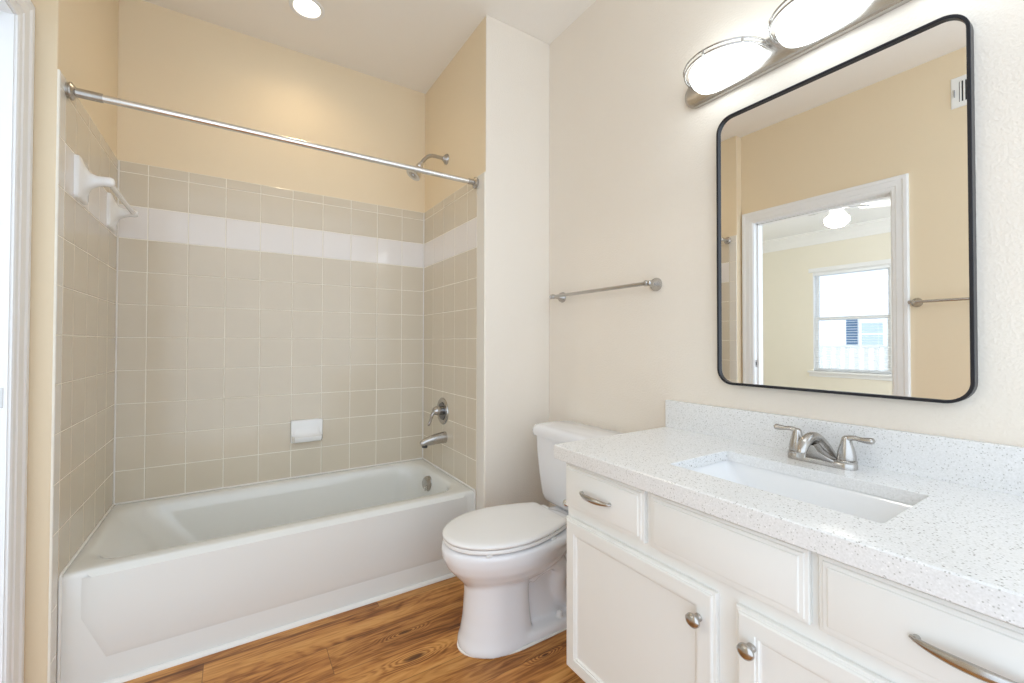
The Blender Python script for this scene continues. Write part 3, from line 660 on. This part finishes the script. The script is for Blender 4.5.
# webs that flow from the spout down to the base plate
bm = BM(); rings = []
for z, hw, hl, xo in ((ZT1+.012, .022, .050, -.002), (ZT1+.018, .026, .040, -.010), (ZT1+.028, .032, .027, -.022), (ZT1+.042, .038, .017, -.036), (ZT1+.060, .040, .011, -.045)):
    rings.append([(FXc+xo+a, FYc+b_, z) for a, b_ in rrect(-hw, hw, -hl, hl, min(hw, hl)*.95, 8)])
add_loft(bm, rings); obj('spout_base', bm, NICKEL, fa, smooth=50)
bm = BM(); add_lathe(bm, (FXc-.1135, FYc, ZT1+.044), (0, 0, -1), [(0, .0105), (.012, .0105), (.013, .0085), (.008, 0)], 20); obj('aerator', bm, CHROME, spt, smooth=40)
bm = BM(); add_tube(bm, [(FXc+.023, FYc, ZT1+.012), (FXc+.023, FYc, ZT1+.052)], .0022, 8); add_lathe(bm, (FXc+.023, FYc, ZT1+.050), (0, 0, 1), [(0, .003), (.003, .0055), (.008, .005), (.010, 0)], 12); obj('lift_rod', bm, NICKEL, fa, smooth=50)

# ------------------------------------------------------------------ mirror
mi_ = thing('mirror', 'rounded rectangular mirror in a thin black metal frame', 'mirror', (XV, .562, .998))
MY0, MY1, MZ0, MZ1 = .2535, .8715, .999, 1.9155; MR = .052
def mr(i, x): return [(x, a, c) for a, c in rrect(MY0+i, MY1-i, MZ0+i, MZ1-i, MR-i, 10)]
bm = BM(); add_loop_loft(bm, [mr(0, XV-.001), mr(0, XV-.0285), mr(.001, XV-.0295), mr(.0065, XV-.0295), mr(.0075, XV-.0285), mr(.0075, XV-.001)])
obj('frame', bm, BLACK, mi_, smooth=40)
bm = BM(); add_loft(bm, [mr(.0078, XV-.006), mr(.0078, XV-.0205)]); obj('mirror_glass', bm, MIRR, mi_)

# ------------------------------------------------------------------ vanity light
vlg = thing('vanity_light', 'three-shade nickel vanity light bar above the mirror', 'wall light', (XV, .545, 2.01))
bm = BM(); PZ0, PZ1, PY0, PY1 = 2.008, 2.112, .084, 1.006
add_loft(bm, [[(x, a, c) for a, c in rrect(PY0+i, PY1-i, PZ0+i, PZ1-i, .0515-i, 12)] for x, i in ((XV-.0005, 0), (XV-.012, 0), (XV-.0155, .0015), (XV-.018, .006), (XV-.020, .010))])
obj('back_plate', bm, NICKEL, vlg, smooth=35)
for k in range(3):
    yc = .840 - .2925*k; A, B = .120, .114; ztop = 2.090; dep = .070; xw = XV-.019
    bm = BM(); rings = []; nA = 28; nL = 10
    for j in range(nL+1):
        ph = PI/2*j/nL; rr_ = max(math.cos(ph)**.8, .03); zz = ztop - dep*math.sin(ph)
        rings.append([(xw - B*rr_*math.sin(PI*i/nA), yc + A*rr_*math.cos(PI*i/nA), zz) for i in range(nA+1)])
    vr = [[bm.verts.new(p) for p in r] for r in rings]
    for a, b_ in zip(vr, vr[1:]):
        for i in range(nA): bm.faces.new((a[i], a[i+1], b_[i+1], b_[i]))
    bm.faces.new(vr[-1])
    g_ = obj('glass_shade', bm, SHADE, vlg, smooth=60)
    sd_ = g_.modifiers.new('thickness', 'SOLIDIFY'); sd_.thickness = .003; bake(g_); g_.data.shade_smooth()
    bm = BM()
    for zz, aa, bb_ in ((2.098, .136, .134), (2.086, .134, .130)):
        add_tube(bm, [(xw - bb_*math.sin(PI*i/36), yc + aa*math.cos(PI*i/36), zz) for i in range(37)], .0031, 8)
    for an in (.03, .22, .5, .78, .97):
        a = PI*an; add_tube(bm, [(xw - .132*math.sin(a), yc + .135*math.cos(a), 2.084), (xw - .134*math.sin(a), yc + .136*math.cos(a), 2.100)], .004, 8)
    obj('wire_band', bm, NICKEL, g_, smooth=60)

# ------------------------------------------------------------------ recessed downlight over the tub
dl = thing('recessed_light', 'round white recessed downlight in the ceiling above the tub', 'ceiling light', (cx, cy, ZC))
bm = BM()
add_loop_loft(bm, [[(cx+r*math.cos(2*PI*i/40), cy+r*math.sin(2*PI*i/40), z) for i in range(40)] for r, z in ((.080, ZC-.0005), (.079, ZC-.003), (.073, ZC-.005), (.061, ZC-.003), (.048, ZC+.014), (.048, ZC+.022), (.060, ZC+.02), (.061, ZC-.0005))])
obj('trim_ring', bm, TRIM, dl, smooth=40)
bm = BM(); add_lathe(bm, (cx, cy, ZC+.016), (0, 0, -1), [(0, .0478), (.006, .0475), (.010, .042), (.012, .026), (.0125, 0)], 36); obj('lens', bm, LENS, dl, smooth=50)
L = bpy.data.lights.new('downlight_lamp', 'SPOT'); L.energy = CAN_WATTS; L.color = (1, .74, .42); L.spot_size = math.radians(150); L.spot_blend = .8; L.shadow_soft_size = .05
lo = bpy.data.objects.new('downlight_lamp', L); COL.objects.link(lo); lo.location = (cx, cy, ZC-.012); 

# ------------------------------------------------------------------ towel bars
def towel_bar(name, label, x, sgn, ya, yb, z, proj, grp=None):
    """ya..yb: post positions along y; the bar runs a little past each post"""
    t = thing(name, label, 'towel bar', (x, (ya+yb)/2, z))
    for y in (ya, yb):
        bm = BM(); add_lathe(bm, (x-.0005*sgn, y, z), (sgn, 0, 0), [(0, .027), (.004, .027), (.007, .025), (.013, .024), (.030, .0105), (proj-.012, .0085), (proj-.004, .0115), (proj+.006, .0120), (proj+.012, .008), (proj+.013, 0)], 24); obj('post', bm, NICKEL, t, smooth=40)
    bm = BM(); s = 1 if yb > ya else -1
    add_tube(bm, [(x+sgn*proj, ya, z), (x+sgn*proj, yb, z)], .0078, 16)
    for y, s2 in ((ya, -s), (yb, s)): add_lathe(bm, (x+sgn*proj, y, z), (0, s2, 0), [(0, .0080), (.012, .0080), (.014, .0105), (.022, .0105), (.026, .005), (.0265, 0)], 16)
    obj('bar', bm, NICKEL, t, smooth=50); return t
towel_bar('towel_bar', 'nickel towel bar on the wall above the toilet', XV, -1, 1.148, 1.742, 1.376, .062)
towel_bar('towel_bar', 'nickel towel bar beside the doorway, seen in the mirror', XD, 1, .30, .838, 1.380, .062)

# vent grille high on the doorway wall
vt = thing('vent_grille', 'white vent grille high on the doorway wall, seen in the mirror', 'vent', (XD, .57, 2.44))
VY0, VY1, VZ0, VZ1 = .40, .687, 2.448, 2.618
bm = BM()
def vr_(i, d): return [(XD+d, a, c) for a, c in rrect(VY0+i, VY1-i, VZ0+i, VZ1-i, .003, 2)]
def vi_(i, d): return [(XD+d, a, c) for a, c in rrect(VY0+.033+i, VY1-.033-i, VZ0+.028+i, VZ1-.028-i, .002, 2)]
add_loop_loft(bm, [vr_(0, .0005), vr_(0, .003), vr_(.004, .007), vi_(0, .007), vi_(0, .0005)]); obj('vent_frame', bm, VENTW, vt)
bm = BM(); add_box(bm, (XD+.0005, VY0+.033, VZ0+.028), (XD+.0015, VY1-.033, VZ1-.028)); obj('vent_duct', bm, DARKM, vt)
nb = 16
for i in range(nb):
    y = VY0+.033 + (VY1-VY0-.066)*(i+.5)/nb
    bm = BM(); add_box(bm, (XD+.002, y-.0035, VZ0+.028), (XD+.0075, y+.0035, VZ1-.028), .0008); obj('louver', bm, VENTW, vt)
bm = BM(); add_box(bm, (XD+.007, VY1-.018, VZ0+.06), (XD+.016, VY1-.014, VZ0+.10), .001); obj('damper_lever', bm, simple('vent_grey', (.3, .3, .3), .5), vt)

# ------------------------------------------------------------------ bedroom beyond the doorway (seen in the mirror)
BX0 = -4.4; BX1 = XD-.12; BYa, BYb = .5, 4.5; BZ = 2.772
obj('floor', box((BX0-.1, BYa, -.05), (BX1, BYb+.1, -.002)), CARPET, kind='structure')
obj('ceiling', box((BX0-.1, BYa, BZ), (BX1, BYb+.1, BZ+.1)), BEDCEIL, kind='structure')
WY0, WY1, WZ0, WZ1 = 2.05, 2.965, .735, 2.19
bm = BM()
add_box(bm, (BX0-.12, BYa, -.05), (BX0, WY0, BZ)); add_box(bm, (BX0-.12, WY1, -.05), (BX0, BYb+.1, BZ)); add_box(bm, (BX0-.12, WY0, -.05), (BX0, WY1, WZ0)); add_box(bm, (BX0-.12, WY0, WZ1), (BX0, WY1, BZ))
obj('wall_bedroom_window', bm, BEDPAINT, kind='structure')
obj('wall_bedroom_end', box((BX0, BYb, -.05), (BX1, BYb+.1, BZ)), BEDPAINT, kind='structure')
bm = BM(); add_box(bm, (BX1-.004, YJ+.1, -.05), (BX1, BYb, BZ)); obj('wall_bedroom_side', bm, BEDPAINT, kind='structure')
# deep white crown moulding
bm = BM(); pr = [(0, BZ-.17), (.015, BZ-.17), (.02, BZ-.15), (.06, BZ-.09), (.11, BZ-.04), (.13, BZ-.03), (.135, BZ), (0, BZ)]
add_loft(bm, [[(BX0+a, y, z) for a, z in pr] for y in (BYa, BYb)]); obj('trim_5', bm, BEDCEIL, kind='structure')
bm = BM(); add_box(bm, (BX0, BYa, 0), (BX0+.015, BYb, .12)); obj('baseboard_bedroom', bm, TRIM, kind='structure')
# window
win = obj('window_1', box((BX0-.02, WY0-.06, WZ0-.03), (BX0+.05, WY1+.06, WZ0), .004), TRIM, kind='structure')   # sill
bm = BM(); add_box(bm, (BX0, WY0-.05, WZ0-.085), (BX0+.014, WY1+.05, WZ0-.03), .003); add_box(bm, (BX0, WY0-.05, WZ1), (BX0+.016, WY1+.05, WZ1+.06), .003)
obj('window_casing', bm, TRIM, win, kind='structure')
def sash(x, z0, z1, st=.045):
    bm = BM()
    for a, b_ in ((WY0+.012, WY0+.012+st), (WY1-.012-st, WY1-.012)): add_box(bm, (x-.016, a, z0), (x+.016, b_, z1), .002)
    add_box(bm, (x-.0155, WY0+.012+st, z0), (x+.0155, WY1-.012-st, z0+st)); add_box(bm, (x-.0155, WY0+.012+st, z1-st), (x+.0155, WY1-.012-st, z1))
    s_ = obj('window_sash', bm, TRIM, win, kind='structure')
    obj('window_pane', box((x-.002, WY0+.055, z0+.04), (x+.002, WY1-.055, z1-.04)), PANE, s_, kind='structure')
bm = BM(); add_box(bm, (BX0-.12, WY0, WZ0), (BX0, WY0+.012, WZ1)); add_box(bm, (BX0-.12, WY1-.012, WZ0), (BX0, WY1, WZ1)); add_box(bm, (BX0-.12, WY0+.012, WZ1-.012), (BX0, WY1-.012, WZ1))
obj('window_frame', bm, TRIM, win, kind='structure')
sash(BX0-.085, 1.475, WZ1-.012); sash(BX0-.05, WZ0, 1.525)
# horizontal blind
bl = thing('window_blind', 'white horizontal blind over the bedroom window, seen in the mirror', 'blind', (BX0-.01, (WY0+WY1)/2, WZ0))
bm = BM(); add_box(bm, (BX0-.032, WY0+.016, WZ1-.05), (BX0-.002, WY1-.016, WZ1-.014), .002); obj('head_rail', bm, BLINDM, bl)
bm = BM(); z = WZ0+.03; al = math.radians(12); hw = .0125
while z < WZ1-.06:
    c_, s_ = math.cos(al)*hw, math.sin(al)*hw; xx0 = BX0-.016
    vs = [bm.verts.new(p) for p in ((xx0-c_, WY0+.02, z+s_), (xx0-c_, WY1-.02, z+s_), (xx0, WY1-.02, z+.002), (xx0+c_, WY1-.02, z-s_), (xx0+c_, WY0+.02, z-s_), (xx0, WY0+.02, z+.002))]
    bm.faces.new((vs[0], vs[1], vs[2], vs[5])); bm.faces.new((vs[5], vs[2], vs[3], vs[4])); z += .036
o = obj('slats', bm, BLINDM, bl); sdm = o.modifiers.new('t', 'SOLIDIFY'); sdm.thickness = .001; bake(o)
bm = BM()
for y in (WY0+.15, WY1-.15): add_tube(bm, [(BX0-.016, y, WZ0+.01), (BX0-.016, y, WZ1-.03)], .0012, 5)
obj('ladder_cord', bm, BLINDM, bl)
bm = BM(); add_box(bm, (BX0-.028, WY0+.02, WZ0+.006), (BX0-.004, WY1-.02, WZ0+.018), .002); obj('bottom_rail', bm, BLINDM, bl)

# outside the bedroom window: balcony railing and the house across
rl = thing('balcony_railing', 'white balcony railing outside the bedroom window, seen in the mirror', 'railing', (-5.6, 2.9, -.05))
bm = BM(); add_box(bm, (-5.63, 1.6, 1.07), (-5.55, 4.2, 1.11), .006); obj('top_rail', bm, TRIM, rl)
bm = BM(); add_box(bm, (-5.61, 1.6, .42), (-5.57, 4.2, .47), .004); obj('bottom_rail', bm, TRIM, rl)
for i in range(20):
    y = 1.68+.128*i; bm = BM(); add_box(bm, (-5.615, y-.032, .47), (-5.565, y+.032, 1.07), .003); obj('baluster', bm, TRIM, rl)
for y in (1.6, 4.2):
    bm = BM(); add_box(bm, (-5.64, y-.045, -.05), (-5.54, y+.045, 1.16), .004); obj('post', bm, TRIM, rl)
obj('floor', box((-6.0, .5, -.15), (BX0-.12, 5.2, -.05)), SIDING, kind='structure')
hs = thing('house', 'pale house with a blue-grey shuttered window seen through the bedroom window in the mirror', 'house', (-11.0, 5.0, -3.2))
bm = BM(); add_box(bm, (-14, -2, -3.2), (-11.0, 14, 3.6)); add_loft(bm, [[(-14.3, y, 3.6), (-10.7, y, 3.6), (-12.5, y, 4.8)] for y in (-2.3, 14.3)]); obj('siding_wall', bm, SIDING, hs)
bm = BM()
for k in range(22): add_box(bm, (-11.012, -2, -3.0+k*.3), (-10.995, 14, -2.98+k*.3))
obj('clapboards', bm, SIDING, hs)
for ya, yb_ in ((4.04, 4.58), (7.2, 8.0)):
    bm = BM(); add_box(bm, (-11.0, ya, 1.03), (-10.96, yb_, 1.72)); add_box(bm, (-10.965, ya+.05, 1.08), (-10.95, yb_-.05, 1.36), mi=1); add_box(bm, (-10.965, ya+.05, 1.41), (-10.95, yb_-.05, 1.67), mi=1)
    obj('window', bm, [TRIM, GLASSD], hs)
    a = yb_+.05
    bm = BM(); add_box(bm, (-11.0, a, 1.05), (-10.95, a+.24, 1.78), .01)
    for k in range(13): add_box(bm, (-10.955, a+.03, 1.09+k*.05), (-10.935, a+.21, 1.12+k*.05))
    obj('shutter', bm, SHUT, hs)

# ceiling fan
fx_, fy_ = -2.2, 1.845
fan = thing('ceiling_fan', 'white ceiling fan with a lit globe in the bedroom, seen in the mirror', 'ceiling fan', (fx_, fy_, BZ))
bm = BM(); add_lathe(bm, (fx_, fy_, BZ), (0, 0, -1), [(0, .07), (.02, .068), (.05, .03), (.055, .013), (.17, .013), (.175, 0)], 24); obj('downrod', bm, TRIM, fan, smooth=40)
bm = BM(); add_lathe(bm, (fx_, fy_, 2.61), (0, 0, -1), [(0, .03), (.01, .08), (.03, .105), (.09, .11), (.12, .09), (.13, .055), (.18, .05), (.19, .07), (.20, .07), (.205, 0)], 32); obj('motor_housing', bm, TRIM, fan, smooth=40)
bm = BM(); add_lathe(bm, (fx_, fy_, 2.41), (0, 0, -1), [(0, .075), (.015, .095), (.045, .105), (.08, .09), (.105, .055), (.115, 0)], 32); obj('light_globe', bm, GLOBE, fan, smooth=60)
for k in range(5):
    a = math.radians(72*k+20); u_ = Vector((math.cos(a), math.sin(a), 0)); v_ = Vector((-u_.y, u_.x, 0)); bm = BM()
    c0 = Vector((fx_, fy_, 2.49)); rings = []
    for d, hw_ in ((.19, .035), (.22, .05), (.30, .060), (.58, .070), (.64, .055), (.655, .03)):
        rings.append([tuple(c0+u_*d+v_*hw_+Vector((0, 0, .010))), tuple(c0+u_*d-v_*hw_-Vector((0, 0, .010))), tuple(c0+u_*d-v_*hw_-Vector((0, 0, .017))), tuple(c0+u_*d+v_*hw_+Vector((0, 0, .003)))])
    add_loft(bm, rings); bl_ = obj('blade', bm, TRIM, fan)
    bm = BM(); add_loft(bm, [[tuple(c0+u_*d+v_*s2*hw_+Vector((0, 0, z_))) for s2, z_ in ((-1, -.012), (1, -.012), (1, -.004), (-1, -.004))] for d, hw_ in ((.09, .014), (.16, .012), (.22, .03), (.27, .012))]); obj('blade_bracket', bm, NICKEL, bl_)
